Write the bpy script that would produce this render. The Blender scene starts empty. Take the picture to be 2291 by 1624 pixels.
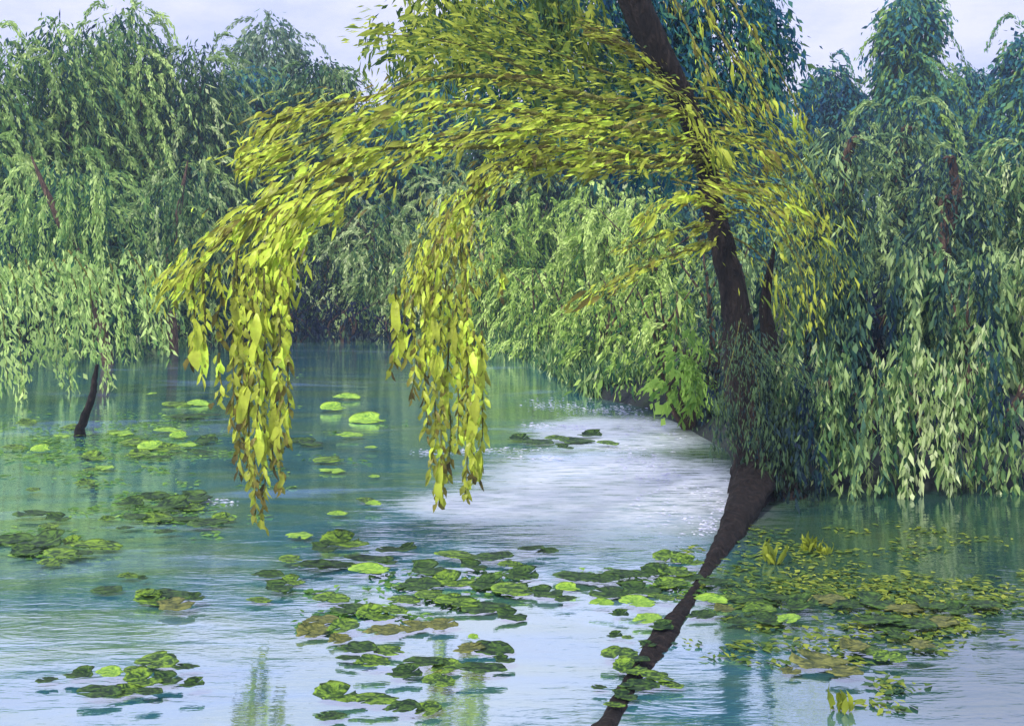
import bpy, math
import numpy as np
from mathutils import Vector
R = np.random.RandomState(7)
S = bpy.context.scene
COL = S.collection

# ---------------------------------------------------------------- camera
F, CX, HY, HC = 2456.0, 1145.5, 600.0, 2.5      # picture measured at 2291 x 1624
cam = bpy.data.cameras.new('camera'); co = bpy.data.objects.new('camera', cam); COL.objects.link(co)
co.location = (0, 0, HC); co.rotation_euler = (math.radians(90), 0, 0)
cam.sensor_width = 36; cam.lens = F/2291*36; cam.shift_y = -(812-HY)/2291
cam.clip_start = 0.1; cam.clip_end = 2000
S.camera = co
# ---------------------------------------------------------------- sky, sun, exposure
SUN_EL, SUN_AZ = math.radians(52), math.radians(215)     # azimuth clockwise from +Y: behind the camera, to its left
w = bpy.data.worlds.new('World'); S.world = w; w.use_nodes = True
nt = w.node_tree; nt.nodes.clear()
def N(nt, t, **k):
    n = nt.nodes.new(t)
    for a, b in k.items():
        if a in n.inputs: n.inputs[a].default_value = b
        else: setattr(n, a, b)
    return n
sky = N(nt, 'ShaderNodeTexSky', sky_type='NISHITA', sun_disc=False, sun_elevation=SUN_EL, sun_rotation=SUN_AZ)
bg1 = N(nt, 'ShaderNodeBackground', Strength=0.10)
bg2 = N(nt, 'ShaderNodeBackground', Color=(0.71, 0.73, 0.98, 1), Strength=1.12)
tc = N(nt, 'ShaderNodeTexCoord'); nz = N(nt, 'ShaderNodeTexNoise', Scale=2.2, Detail=6.0, Roughness=0.6)
mp = N(nt, 'ShaderNodeMapping'); mp.inputs['Scale'].default_value = (1, 1, 2.6)
cr = N(nt, 'ShaderNodeValToRGB'); cr.color_ramp.elements[0].position = .36; cr.color_ramp.elements[1].position = .62
cr.color_ramp.elements[0].color = (.9, .9, .9, 1)
mx = N(nt, 'ShaderNodeMixShader'); out = N(nt, 'ShaderNodeOutputWorld')
L = nt.links.new
c2 = N(nt, 'ShaderNodeValToRGB'); c2.color_ramp.elements[0].position = .38; c2.color_ramp.elements[1].position = .6
c2.color_ramp.elements[0].color = (.56, .60, .93, 1); c2.color_ramp.elements[1].color = (.75, .75, .98, 1)
nz2 = N(nt, 'ShaderNodeTexNoise', Scale=5.0, Detail=7.0, Roughness=.65); L(mp.outputs[0], nz2.inputs['Vector']); L(nz2.outputs['Fac'], c2.inputs[0]); L(c2.outputs[0], bg2.inputs[0])
L(tc.outputs['Generated'], mp.inputs[0]); L(mp.outputs[0], nz.inputs['Vector']); L(nz.outputs['Fac'], cr.inputs[0])
L(sky.outputs[0], bg1.inputs[0]); L(cr.outputs[0], mx.inputs[0]); L(bg1.outputs[0], mx.inputs[1]); L(bg2.outputs[0], mx.inputs[2]); L(mx.outputs[0], out.inputs[0])
sl = bpy.data.lights.new('sun', 'SUN'); so = bpy.data.objects.new('sun', sl); COL.objects.link(so)
sl.energy = 3.6; sl.angle = math.radians(4); sl.color = (1, .95, .84)
sd = Vector((math.sin(SUN_AZ)*math.cos(SUN_EL), math.cos(SUN_AZ)*math.cos(SUN_EL), math.sin(SUN_EL)))
so.rotation_euler = sd.to_track_quat('Z', 'Y').to_euler()
S.view_settings.view_transform = 'Standard'; S.view_settings.look = 'None'
S.view_settings.exposure = 0.28; S.view_settings.gamma = 1

# ---------------------------------------------------------------- helpers
def P(x, y, d): return np.array([(x-CX)/F*d, d, HC-(y-HY)/F*d])
def W(x, y, z=0.0):                                   # a point of the water plane seen at x, y
    d = (HC-z)*F/(y-HY); return np.array([(x-CX)/F*d, d, z])
def tag(o, label=None, cat=None, group=None, kind=None):
    for k, v in (('label', label), ('category', cat), ('group', group), ('kind', kind)):
        if v: o[k] = v
    return o
def empty(name, loc):
    o = bpy.data.objects.new(name, None); o.location = loc; o.empty_display_size = .3; COL.objects.link(o); return o
def mesh(name, V, faces, mats, parent=None, tint=None, smooth=False, mi=None):
    """V (n,3), faces (m,k) array or list of arrays; world coordinates, moved into the parent's space"""
    V = np.asarray(V, float)
    if parent is not None:
        b = np.array(parent.location)
        q = parent
        while q.parent is not None: q = q.parent; b = b+np.array(q.location)
        V = V-b
    me = bpy.data.meshes.new(name)
    fl = faces if isinstance(faces, list) else [faces]
    fl = [np.asarray(f, int) for f in fl if len(f)]
    me.vertices.add(len(V)); me.vertices.foreach_set('co', V.ravel())
    idx = np.concatenate([f.ravel() for f in fl]); cnt = np.concatenate([np.full(len(f), f.shape[1]) for f in fl])
    me.loops.add(len(idx)); me.loops.foreach_set('vertex_index', idx)
    me.polygons.add(len(cnt)); me.polygons.foreach_set('loop_start', np.concatenate([[0], np.cumsum(cnt)[:-1]])); me.polygons.foreach_set('loop_total', cnt)
    if smooth: me.polygons.foreach_set('use_smooth', np.ones(len(cnt), bool))
    for m in (mats if isinstance(mats, list) else [mats]): me.materials.append(m)
    if mi is not None: me.polygons.foreach_set('material_index', mi)
    me.update(calc_edges=True)
    if tint is not None:
        a = me.attributes.new('tint', 'FLOAT', 'POINT'); a.data.foreach_set('value', np.asarray(tint, float))
    o = bpy.data.objects.new(name, me); COL.objects.link(o)
    if parent is not None: o.parent = parent
    return o
def unit(v): return v/np.maximum(np.linalg.norm(v, axis=-1, keepdims=True), 1e-9)
FAR_T = (np.array([[0, 0, 0], [.4, .5, .04], [1, 0, -.06], [.5, -.5, .04]]), [np.array([[0, 1, 2, 3]])])
def near_tpl():
    v = [[0, 0, 0]]
    for t, wd, h in ((.18, .62, .05), (.42, 1, .10), (.7, .82, .08)):
        v += [[t, wd*.5, h+.05*wd], [t, 0, h], [t, -wd*.5, h+.05*wd]]
    v.append([1, 0, -.06])
    q = []
    for r in (1, 4): q += [[r, r+3, r+4, r+1], [r+1, r+4, r+5, r+2]]
    return np.array(v, float), [np.array([[0, 1, 2], [0, 2, 3], [7, 10, 8], [8, 10, 9]]), np.array(q)]
NEAR_T = near_tpl()
def leaves(pos, dr, ln, wd, tint, tpl=FAR_T, rough=.12, face=None):
    """one blade per row; returns V, faces, tint for a single mesh"""
    n = len(pos); T, Fs = tpl; k = len(T)
    d = unit(dr)
    up = R.normal(size=(n, 3)) if face is None else face+R.normal(size=(n, 3))*.35
    s = unit(np.cross(d, up)); nn = np.cross(s, d)
    ln = np.broadcast_to(np.asarray(ln, float), (n,)); wd = np.broadcast_to(np.asarray(wd, float), (n,))
    J = T[None]+R.normal(size=(n, k, 3))*np.array([.06, rough, .03])*(T[None, :, 0:1] > 0)
    V = pos[:, None]+J[..., 0:1]*(ln[:, None, None]*d[:, None])+J[..., 1:2]*(wd[:, None, None]*s[:, None])+J[..., 2:3]*(ln[:, None, None]*nn[:, None])
    base = (np.arange(n)*k)[:, None, None]
    return V.reshape(-1, 3), [(f[None]+base).reshape(-1, f.shape[1]) for f in Fs], np.repeat(tint, k)
def join(parts):
    Vs, Fd, Ts, off = [], {}, [], 0
    for V, fs, t in parts:
        for f in fs: Fd.setdefault(f.shape[1], []).append(f+off)
        Vs.append(V); Ts.append(t); off += len(V)
    return np.concatenate(Vs), [np.concatenate(v) for v in Fd.values()], np.concatenate(Ts)
def smoothpath(pts, n):
    pts = np.array(pts, float); m = len(pts)
    ext = np.vstack([2*pts[0]-pts[1], pts, 2*pts[-1]-pts[-2]])
    t = np.linspace(0, m-1-1e-6, n); i = t.astype(int); u = (t-i)[:, None]
    a, b, c, d = ext[i], ext[i+1], ext[i+2], ext[i+3]
    return .5*(2*b+(c-a)*u+(2*a-5*b+4*c-d)*u*u+(3*b-a-3*c+d)*u**3)
def tube(pts, rad, n=24, seg=10, wob=.0, lumps=0.):
    """tapered tube through control points; rad per control point"""
    c = smoothpath(pts, n); r = np.interp(np.linspace(0, 1, n), np.linspace(0, 1, len(rad)), rad)
    c = c+R.normal(size=c.shape)*wob*r[:, None]
    t = unit(np.gradient(c, axis=0)); a = np.array([0, 1., 0]) if abs(t[0][1]) < .9 else np.array([1., 0, 0])
    V = []; ph = R.rand()*6
    for i in range(n):
        u = unit(np.cross(t[i], a)); v = np.cross(t[i], u)
        th = np.arange(seg)/seg*2*math.pi
        rr = r[i]*(1+lumps*(.6*np.sin(3*th+ph+i*.12)+.4*np.sin(5*th+ph*2-i*.2))+lumps*.5*R.normal(size=seg))
        V.append(c[i]+np.cos(th)[:, None]*u*rr[:, None]+np.sin(th)[:, None]*v*rr[:, None])
    V = np.concatenate(V); f = []
    for i in range(n-1):
        for j in range(seg): f.append([i*seg+j, i*seg+(j+1) % seg, (i+1)*seg+(j+1) % seg, (i+1)*seg+j])
    caps = [np.array([list(range(seg))[::-1], list(range((n-1)*seg, n*seg))])]
    return V, [np.array(f)]+caps, np.zeros(len(V))

# ---------------------------------------------------------------- materials
def mat(name):
    m = bpy.data.materials.new(name); m.use_nodes = True; t = m.node_tree
    return m, t, t.nodes['Principled BSDF'], t.nodes['Material Output']
def ramp(t, stops):
    c = t.nodes.new('ShaderNodeValToRGB'); e = c.color_ramp.elements
    while len(e) < len(stops): e.new(.5)
    for i, (p, col) in enumerate(stops): e[i].position = p; e[i].color = (*col, 1)
    return c
def leafmat(name, stops, rough=.5, trans=.35, spec=.3, ridges=0):
    m, t, b, o = mat(name)
    a = N(t, 'ShaderNodeAttribute', attribute_name='tint')
    nz = N(t, 'ShaderNodeTexNoise', Scale=9.0 if ridges else .9, Detail=3.0)
    g = N(t, 'ShaderNodeNewGeometry')
    t.links.new(g.outputs['Position'], nz.inputs['Vector'])
    m1 = N(t, 'ShaderNodeMath', operation='MULTIPLY_ADD'); m1.inputs[1].default_value = .6; 
    t.links.new(nz.outputs['Fac'], m1.inputs[0])
    m2 = N(t, 'ShaderNodeMath', operation='SUBTRACT'); m2.inputs[1].default_value = .3
    t.links.new(a.outputs['Fac'], m2.inputs[0]); t.links.new(m2.outputs[0], m1.inputs[2])
    c = ramp(t, stops); t.links.new(m1.outputs[0], c.inputs[0])
    t.links.new(c.outputs[0], b.inputs['Base Color'])
    b.inputs['Roughness'].default_value = rough; b.inputs['Specular IOR Level'].default_value = spec*.4
    tr = N(t, 'ShaderNodeBsdfTranslucent'); t.links.new(c.outputs[0], tr.inputs[0])
    ms = N(t, 'ShaderNodeMixShader'); ms.inputs[0].default_value = trans
    t.links.new(b.outputs[0], ms.inputs[1]); t.links.new(tr.outputs[0], ms.inputs[2]); t.links.new(ms.outputs[0], o.inputs[0])
    if ridges:
        n2 = N(t, 'ShaderNodeTexNoise', Scale=38.0, Detail=2.0, Distortion=1.2); t.links.new(g.outputs['Position'], n2.inputs['Vector'])
        bp = N(t, 'ShaderNodeBump', Strength=.7, Distance=ridges); t.links.new(n2.outputs['Fac'], bp.inputs['Height'])
        t.links.new(bp.outputs[0], b.inputs['Normal'])
    return m
M = {}  # most low ramp stops put navy shadow tones into the leaves
M['gold'] = leafmat('willow_leaf', [(0, (.07, .06, .02)), (.25, (.20, .17, .035)), (.45, (.25, .28, .04)), (.7, (.42, .48, .055)), (.88, (.56, .66, .07)), (1, (.64, .86, .09))], .32, .3, .5, .006)
M['olive'] = leafmat('olive_leaf', [(0, (.02, .07, .06)), (.3, (.09, .17, .035)), (.6, (.23, .30, .04)), (1, (.46, .52, .07))], .5, .3, .3)
M['left'] = leafmat('pale_willow_leaf', [(0, (.010, .045, .065)), (.33, (.035, .12, .07)), (.52, (.13, .27, .08)), (.72, (.32, .50, .14)), (1, (.58, .74, .26))], .55, .3, .25)
M['mid'] = leafmat('bank_leaf', [(0, (.010, .04, .055)), (.33, (.045, .13, .06)), (.55, (.17, .30, .10)), (.78, (.36, .50, .18)), (1, (.66, .76, .40))], .55, .3, .25)
M['warm'] = leafmat('warm_bank_leaf', [(0, (.012, .045, .045)), (.33, (.05, .15, .045)), (.57, (.20, .35, .07)), (.8, (.40, .58, .12)), (1, (.62, .78, .26))], .55, .3, .25)
M['grey'] = leafmat('grey_green_leaf', [(0, (.010, .03, .065)), (.35, (.035, .10, .09)), (.58, (.14, .26, .12)), (.8, (.32, .46, .17)), (1, (.50, .66, .28))], .55, .3, .25)
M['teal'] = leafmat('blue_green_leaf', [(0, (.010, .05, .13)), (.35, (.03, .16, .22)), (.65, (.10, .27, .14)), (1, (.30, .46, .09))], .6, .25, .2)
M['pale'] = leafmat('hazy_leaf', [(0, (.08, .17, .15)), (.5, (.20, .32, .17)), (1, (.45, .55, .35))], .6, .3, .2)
M['dark'] = leafmat('shade_leaf', [(0, (.006, .010, .035)), (.5, (.015, .035, .05)), (1, (.08, .14, .06))], .6, .2, .2)  # deep navy shade put into the leaf colour
M['bright'] = leafmat('fresh_leaf', [(0, (.05, .14, .03)), (.4, (.15, .32, .06)), (1, (.42, .66, .12))], .5, .35, .3)
M['lilac'] = leafmat('glint_flake', [(0, (.55, .56, .78)), (1, (.88, .89, .98))], .6, .3, .2)  # sky-glint colour for the pale flakes on the water
M['yellow'] = leafmat('yellow_leaf', [(0, (.12, .17, .02)), (.6, (.34, .40, .04)), (1, (.58, .62, .06))], .4, .3, .4)
def barkmat(name, c1, c2, rough=.85, sc=9.):
    m, t, b, o = mat(name)
    g = N(t, 'ShaderNodeNewGeometry'); mp = N(t, 'ShaderNodeMapping'); mp.inputs['Scale'].default_value = (1.8, 1.8, .5)
    nz = N(t, 'ShaderNodeTexNoise', Scale=sc, Detail=6.0, Roughness=.7, Distortion=.6)
    t.links.new(g.outputs['Position'], mp.inputs[0]); t.links.new(mp.outputs[0], nz.inputs['Vector'])
    c = ramp(t, [(.36, c1), (.56, c2), (.66, tuple(min(1, v*2.4) for v in c2)), (.74, (c2[0]*1.6, c2[0]*2.4, c2[0]*.9))]); t.links.new(nz.outputs['Fac'], c.inputs[0]); t.links.new(c.outputs[0], b.inputs['Base Color'])
    bp = N(t, 'ShaderNodeBump', Strength=1.0, Distance=.09); t.links.new(nz.outputs['Fac'], bp.inputs['Height']); t.links.new(bp.outputs[0], b.inputs['Normal'])
    b.inputs['Roughness'].default_value = rough; b.inputs['Specular IOR Level'].default_value = .25
    return m
M['bark'] = barkmat('willow_bark', (.006, .005, .006), (.024, .017, .015))
M['brown'] = barkmat('brown_bark', (.035, .022, .018), (.12, .075, .055))
M['twig'] = barkmat('twig', (.07, .07, .02), (.20, .20, .045))
# water
m, t, b, o = mat('pond_water'); M['water'] = m  # gloss over a mottled teal base colour
g = N(t, 'ShaderNodeNewGeometry'); lk = t.links.new
mp = N(t, 'ShaderNodeMapping'); mp.inputs['Scale'].default_value = (.55, 1.7, 1); lk(g.outputs['Position'], mp.inputs[0])
n1 = N(t, 'ShaderNodeTexNoise', Scale=1.6, Detail=4.0, Roughness=.6, Distortion=.4); lk(mp.outputs[0], n1.inputs['Vector'])
n2 = N(t, 'ShaderNodeTexNoise', Scale=9.0, Detail=3.0, Roughness=.6); lk(mp.outputs[0], n2.inputs['Vector'])
mp3 = N(t, 'ShaderNodeMapping'); mp3.inputs['Scale'].default_value = (.10, .28, 1); lk(g.outputs['Position'], mp3.inputs[0])
n3 = N(t, 'ShaderNodeTexNoise', Scale=2.0, Detail=5.0, Roughness=.6, Distortion=.8); lk(mp3.outputs[0], n3.inputs['Vector'])
# the wind-ruffled patch in front of the trunk: an ellipse on the water with a broken edge
def vmath(op, a, bb):
    n = N(t, 'ShaderNodeVectorMath', operation=op)
    for i, v in enumerate((a, bb)):
        if isinstance(v, tuple): n.inputs[i].default_value = v
        elif v is not None: lk(v, n.inputs[i])
    return n
def smath(op, a, bb=None, cc=None, clamp=False):
    n = N(t, 'ShaderNodeMath', operation=op, use_clamp=clamp)
    for i, v in enumerate((a, bb, cc)):
        if v is None: continue
        if isinstance(v, (int, float)): n.inputs[i].default_value = v
        else: lk(v, n.inputs[i])
    return n.outputs[0]
mp4 = N(t, 'ShaderNodeMapping'); mp4.inputs['Scale'].default_value = (.8, 5.5, 1); lk(g.outputs['Position'], mp4.inputs[0])
n4 = N(t, 'ShaderNodeTexNoise', Scale=2.6, Detail=7.0, Roughness=.72); lk(mp4.outputs[0], n4.inputs['Vector'])
def ruffle(c, r, edge=.35):
    v = vmath('SUBTRACT', g.outputs['Position'], (c[0], c[1], 0)); v = vmath('MULTIPLY', v.outputs[0], (1/r[0], 1/r[1], 0))
    ln = N(t, 'ShaderNodeVectorMath', operation='LENGTH'); lk(v.outputs[0], ln.inputs[0])
    d = smath('ADD', ln.outputs['Value'], smath('MULTIPLY', smath('SUBTRACT', n4.outputs['Fac'], .5), 2.6))
    mr = N(t, 'ShaderNodeMapRange', interpolation_type='SMOOTHSTEP'); lk(d, mr.inputs[0])
    for i, v2 in zip((1, 2, 3, 4), (1.0+edge*.4, 1.0-edge, 0., 1.)): mr.inputs[i].default_value = v2
    br = N(t, 'ShaderNodeMapRange', interpolation_type='SMOOTHSTEP'); lk(n4.outputs['Fac'], br.inputs[0]); br.inputs[1].default_value = .36; br.inputs[2].default_value = .56; br.inputs[3].default_value = .35
    return smath('MULTIPLY', mr.outputs[0], br.outputs[0])
pa = ruffle((1.25, 12.6), (1.9, 3.0)); pb = ruffle((1.7, 16.6), (1.6, 2.2)); pc = ruffle((-.1, 11.6), (1.2, 1.0))
ruf = smath('MAXIMUM', smath('MAXIMUM', pa, pb), pc)
hgt = smath('ADD', smath('MULTIPLY', n1.outputs['Fac'], 1.0), smath('MULTIPLY', n2.outputs['Fac'], .22))
bp = N(t, 'ShaderNodeBump', Distance=.045); lk(hgt, bp.inputs['Height'])
lk(smath('MULTIPLY_ADD', ruf, .80, .18, True), bp.inputs['Strength'])
gl = N(t, 'ShaderNodeBsdfGlossy', Color=(.95, .98, 1, 1)); lk(bp.outputs[0], gl.inputs['Normal'])
lk(smath('MULTIPLY_ADD', ruf, .58, .05), gl.inputs['Roughness'])
df = N(t, 'ShaderNodeBsdfDiffuse'); wc = ramp(t, [(.3, (.012, .09, .13)), (.45, (.04, .20, .28)), (.56, (.10, .23, .13)), (.66, (.22, .42, .70))])
lk(n3.outputs['Fac'], wc.inputs[0])
wd2 = ramp(t, [(.3, (.008, .035, .045)), (.5, (.02, .06, .045)), (.7, (.05, .09, .03))]); lk(n3.outputs['Fac'], wd2.inputs[0])   # dark reflections painted into the water colour on the right
sx = N(t, 'ShaderNodeSeparateXYZ'); lk(g.outputs['Position'], sx.inputs[0])
wx = N(t, 'ShaderNodeMapRange', interpolation_type='SMOOTHSTEP'); lk(smath('ADD', sx.outputs[0], smath('MULTIPLY', n3.outputs['Fac'], 2.)), wx.inputs[0]); wx.inputs[1].default_value = 1.8; wx.inputs[2].default_value = 3.6
wm = N(t, 'ShaderNodeMix', data_type='RGBA'); lk(wx.outputs[0], wm.inputs['Factor']); lk(wc.outputs[0], wm.inputs[6]); lk(wd2.outputs[0], wm.inputs[7]); lk(wm.outputs[2], df.inputs[0])
fr = N(t, 'ShaderNodeFresnel', IOR=1.6); lk(bp.outputs[0], fr.inputs['Normal'])
fac = smath('MULTIPLY_ADD', fr.outputs[0], .5, .55, True)
fac = smath('MULTIPLY', fac, smath('MULTIPLY_ADD', wx.outputs[0], smath('MULTIPLY', n3.outputs['Fac'], -.75), 1.0))   # less mirror gloss over the painted dark reflections on the right
fac = smath('MAXIMUM', fac, smath('MULTIPLY', ruf, .95))
ms = N(t, 'ShaderNodeMixShader'); lk(fac, ms.inputs[0]); lk(df.outputs[0], ms.inputs[1]); lk(gl.outputs[0], ms.inputs[2]); lk(ms.outputs[0], o.inputs[0])
# ground
m, t, b, o = mat('bank_soil'); M['ground'] = m
g = N(t, 'ShaderNodeNewGeometry'); nz = N(t, 'ShaderNodeTexNoise', Scale=2.5, Detail=8.0, Roughness=.7); t.links.new(g.outputs['Position'], nz.inputs['Vector'])
c = ramp(t, [(.35, (.006, .008, .018)), (.6, (.014, .024, .016)), (.75, (.03, .06, .02))]); t.links.new(nz.outputs['Fac'], c.inputs[0]); t.links.new(c.outputs[0], b.inputs['Base Color'])
b.inputs['Roughness'].default_value = .95
bp = N(t, 'ShaderNodeBump', Strength=.8, Distance=.1); t.links.new(nz.outputs['Fac'], bp.inputs['Height']); t.links.new(bp.outputs[0], b.inputs['Normal'])
# pads
def padmat(name, c1, c2, c3):
    m, t, b, o = mat(name); lk = t.links.new
    tc = N(t, 'ShaderNodeTexCoord'); oi = N(t, 'ShaderNodeObjectInfo')
    ad = N(t, 'ShaderNodeVectorMath', operation='ADD'); lk(tc.outputs['Object'], ad.inputs[0]); lk(oi.outputs['Location'], ad.inputs[1])
    nz = N(t, 'ShaderNodeTexNoise', Scale=2.2, Detail=4.0, Roughness=.6, Distortion=1.4); lk(ad.outputs[0], nz.inputs['Vector'])
    gr = N(t, 'ShaderNodeTexWave', wave_type='RINGS', rings_direction='Z', Scale=9.0, Distortion=9.0, Detail=3.0); lk(tc.outputs['Object'], gr.inputs['Vector'])
    mm = N(t, 'ShaderNodeMath', operation='MULTIPLY_ADD'); mm.inputs[1].default_value = .16; lk(gr.outputs['Fac'], mm.inputs[0]); lk(nz.outputs['Fac'], mm.inputs[2])
    c = ramp(t, [(.36, c1), (.56, c2), (.72, c3)]); lk(mm.outputs[0], c.inputs[0]); lk(c.outputs[0], b.inputs['Base Color'])
    bp = N(t, 'ShaderNodeBump', Strength=.7, Distance=.012); lk(mm.outputs[0], bp.inputs['Height']); lk(bp.outputs[0], b.inputs['Normal'])
    ln = N(t, 'ShaderNodeVectorMath', operation='LENGTH'); lk(tc.outputs['Object'], ln.inputs[0])  # rim highlight painted in: pad colour lightens towards the edge
    rm = N(t, 'ShaderNodeMapRange'); lk(ln.outputs['Value'], rm.inputs[0])
    for i, v in zip((1, 2, 3, 4), (.84, 1.02, 0., .09)): rm.inputs[i].default_value = v
    m3 = N(t, 'ShaderNodeMath', operation='ADD'); lk(mm.outputs[0], m3.inputs[0]); lk(rm.outputs[0], m3.inputs[1]); lk(m3.outputs[0], c.inputs[0])
    b.inputs['Roughness'].default_value = .42; b.inputs['Specular IOR Level'].default_value = .2
    return m
PM = {'d': padmat('dark_pad', (.004, .014, .012), (.013, .038, .018), (.09, .18, .03)),
      'm': padmat('green_pad', (.006, .022, .014), (.03, .075, .022), (.24, .40, .04)),
      'b': padmat('bright_pad', (.05, .14, .03), (.19, .36, .05), (.38, .60, .07)),
      'o': padmat('olive_pad', (.02, .035, .02), (.08, .10, .03), (.24, .25, .06))}

# ---------------------------------------------------------------- pond and banks
shore = [(-60, W(0, 742)[1]), tuple(W(-200, 742)[:2]), tuple(W(300, 746)[:2]), tuple(W(700, 748)[:2]), tuple(W(900, 756)[:2]), tuple(W(1060, 775)[:2]),
         tuple(W(1180, 800)[:2]), tuple(W(1260, 850)[:2]), tuple(W(1330, 890)[:2]), tuple(W(1450, 915)[:2]), tuple(W(1540, 960)[:2]),
         tuple(W(1625, 1010)[:2]), tuple(W(1655, 1085)[:2]), tuple(W(1662, 1110)[:2]), tuple(W(1700, 1122)[:2]), tuple(W(1790, 1100)[:2]), tuple(W(1900, 1095)[:2]), tuple(W(2100, 1100)[:2]),
         tuple(W(2291, 1088)[:2]), tuple(W(2600, 1080)[:2]), (40, 13), (45, -30), (-60, -30)]
SH = np.array(shore)
def sdist(X, Y):
    """signed distance to the pond outline, negative in the water"""
    D = np.full(X.shape, 1e9); ins = np.zeros(X.shape, bool)
    for i in range(len(SH)):
        a = SH[i]; b2 = SH[(i+1) % len(SH)]; e = b2-a
        tt = np.clip(((X-a[0])*e[0]+(Y-a[1])*e[1])/(e@e), 0, 1)
        D = np.minimum(D, np.hypot(X-a[0]-tt*e[0], Y-a[1]-tt*e[1]))
        c = ((a[1] > Y) != (b2[1] > Y)) & (X < (b2[0]-a[0])*(Y-a[1])/((b2[1]-a[1]) if b2[1] != a[1] else 1e-9)+a[0])
        ins ^= c
    return np.where(ins, -D, D)
def gh(X, Y):
    s = sdist(X, Y)
    h = np.where(s > 0, .16*np.clip(s/.25, 0, 1)+.9*(1-np.exp(-np.maximum(s, 0)/6)), np.maximum(s*1.2, -1.2))
    return h+.07*np.sin(X*1.7+Y*.6)*np.sin(Y*1.3-X*.4)*np.clip(s/1.5, 0, 1)
def ground_z(x, y): return float(gh(np.array([x]), np.array([y]))[0])
gx = np.concatenate([np.linspace(-700, -62, 14), np.linspace(-60, -26, 35), np.linspace(-25, 12, 186), np.linspace(12.5, 46, 50), np.linspace(50, 700, 14)])
gy = np.concatenate([np.linspace(-400, -40, 8), np.linspace(-35, 9, 30), np.linspace(9.2, 46, 230), np.linspace(47, 100, 40), np.linspace(110, 1200, 20)])
X, Y = np.meshgrid(gx, gy); Z = gh(X, Y); nx, ny = len(gx), len(gy)
ii, jj = np.meshgrid(np.arange(nx-1), np.arange(ny-1)); a = (jj*nx+ii).ravel()
tag(mesh('ground', np.stack([X, Y, Z], -1).reshape(-1, 3), np.stack([a, a+1, a+1+nx, a+nx], 1), M['ground'], smooth=True), 'dark earth banks around the pond', kind='structure')
gwx = np.array([-58, 44.]); gwy = np.array([-28, 46.])
tag(mesh('water', np.array([[-61, -31, 0], [46, -31, 0], [46, 46, 0], [-61, 46, 0.]]), np.array([[0, 1, 2, 3]]), M['water']), 'still blue green pond water with pale sky reflections', kind='structure')

# ---------------------------------------------------------------- background trees
def blob_pts(n, c, r, shell=.55):
    v = unit(R.normal(size=(n, 3))); rr = (shell+(1-shell)*R.rand(n))
    return np.array(c)+v*rr[:, None]*np.array(r)
def crown(blobs, n_strand, per, llen, lwid, hang, tintc=.45, spread=.22, lean=0., splay=.25, tpl=FAR_T):
    """blobs: (centre, radii, weight). every strand starts on a blob and hangs down carrying `per` blades"""
    parts = []
    ws = np.array([b[2] for b in blobs], float); ws /= ws.sum()
    for (c, r, _), wgt in zip(blobs, ws):
        n = max(1, int(n_strand*wgt))
        p = blob_pts(n, c, r)
        low = p[:, 2] > .25; p = p[low]; n = len(p)
        if n == 0: continue
        hl = hang*(.4+.9*R.rand(n))
        out = unit((p-np.array(c))*np.array([1, 1, .3]))
        tt = R.rand(n)*spread*2.6-spread*1.3+tintc
        hi = R.rand(n) < .14; dk = R.rand(n) < .3; tt = np.where(dk, tt-.25, tt); tt = np.where(hi, tt+.32, tt); ll = R.normal(size=n)*.35+lean; sc = np.where(hi, 1.35, 1.)
        k = np.tile(np.linspace(0, 1, per), n); idx = np.repeat(np.arange(n), per)
        q = p[idx].copy(); o2 = out[idx]
        q += o2*(k*(1-k*.4)*splay*hl[idx])[:, None]; q[:, 2] -= k*hl[idx]; q[:, 0] += ll[idx]*k*hl[idx]; kk = sc[idx]
        q += R.normal(size=q.shape)*llen*.18
        d = o2*(splay*(1-k))[:, None]+np.array([0, 0, -1.])+R.normal(size=q.shape)*.34; d[:, 0] += ll[idx]
        # lighter towards nothing: the tint is per strand with leaf-to-leaf variation
        tn = np.clip(tt[idx]+R.normal(size=len(q))*.15, 0, 1)
        z = ground_z(float(c[0]), float(c[1])); ok = q[:, 2] > max(.12, min(z, .5))
        q, d, tn, kk = q[ok], d[ok], tn[ok], kk[ok]; m = len(q)
        parts.append(leaves(q, d, kk*llen*(.5+1.0*R.rand(m)), kk*lwid*(.5+R.rand(m)), tn, tpl))
    return join(parts)
def fronds(root, blobs, n, m, leaf, tint, Lf, dn=1.):
    ps = []; ws = np.array([b[2] for b in blobs], float); ws /= ws.sum()
    for (c, rr, _), wgt in zip(blobs, ws):
        for p in blob_pts(max(1, int(n*wgt)), c, rr, .9):
            out = unit((p-np.array(c))*np.array([1, 1, .4])); L_ = Lf*(.5+.8*R.rand()); k = int(L_/leaf*11*dn); t = R.rand(k)
            sd_ = np.array([R.normal()*.6, R.normal()*.3, 0])+out*.9; up = R.uniform(-.1, .5)
            q = p+sd_[None]*(t*L_*.55)[:, None]; q[:, 2] += L_*(up*t-(.75+up)*t*t)
            tg = sd_[None]*.55+np.stack([0*t, 0*t, up-2*(.75+up)*t], 1)
            side = np.where(R.rand(k) < .5, 1, -1)[:, None]*np.array([.75, .3, 0])
            d = unit(tg)+side*(.55*(1-t[:, None])+.15)+np.array([0, 0, -.35])+R.normal(size=(k, 3))*.18
            q = q+R.normal(size=q.shape)*leaf*.22
            ok = q[:, 2] > .15
            ti = tint+R.uniform(-.22, .2)
            if ok.sum() > 2:
                kk = int(ok.sum()); ps.append(leaves(q[ok], d[ok], leaf*(.5+.8*R.rand(kk)), leaf*.26*(.5+R.rand(kk)), np.clip(ti+R.normal(size=kk)*.1, 0, 1)))
    J = join(ps); mesh('fronds', J[0], J[1], M[m], root, tint=J[2])
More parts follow.
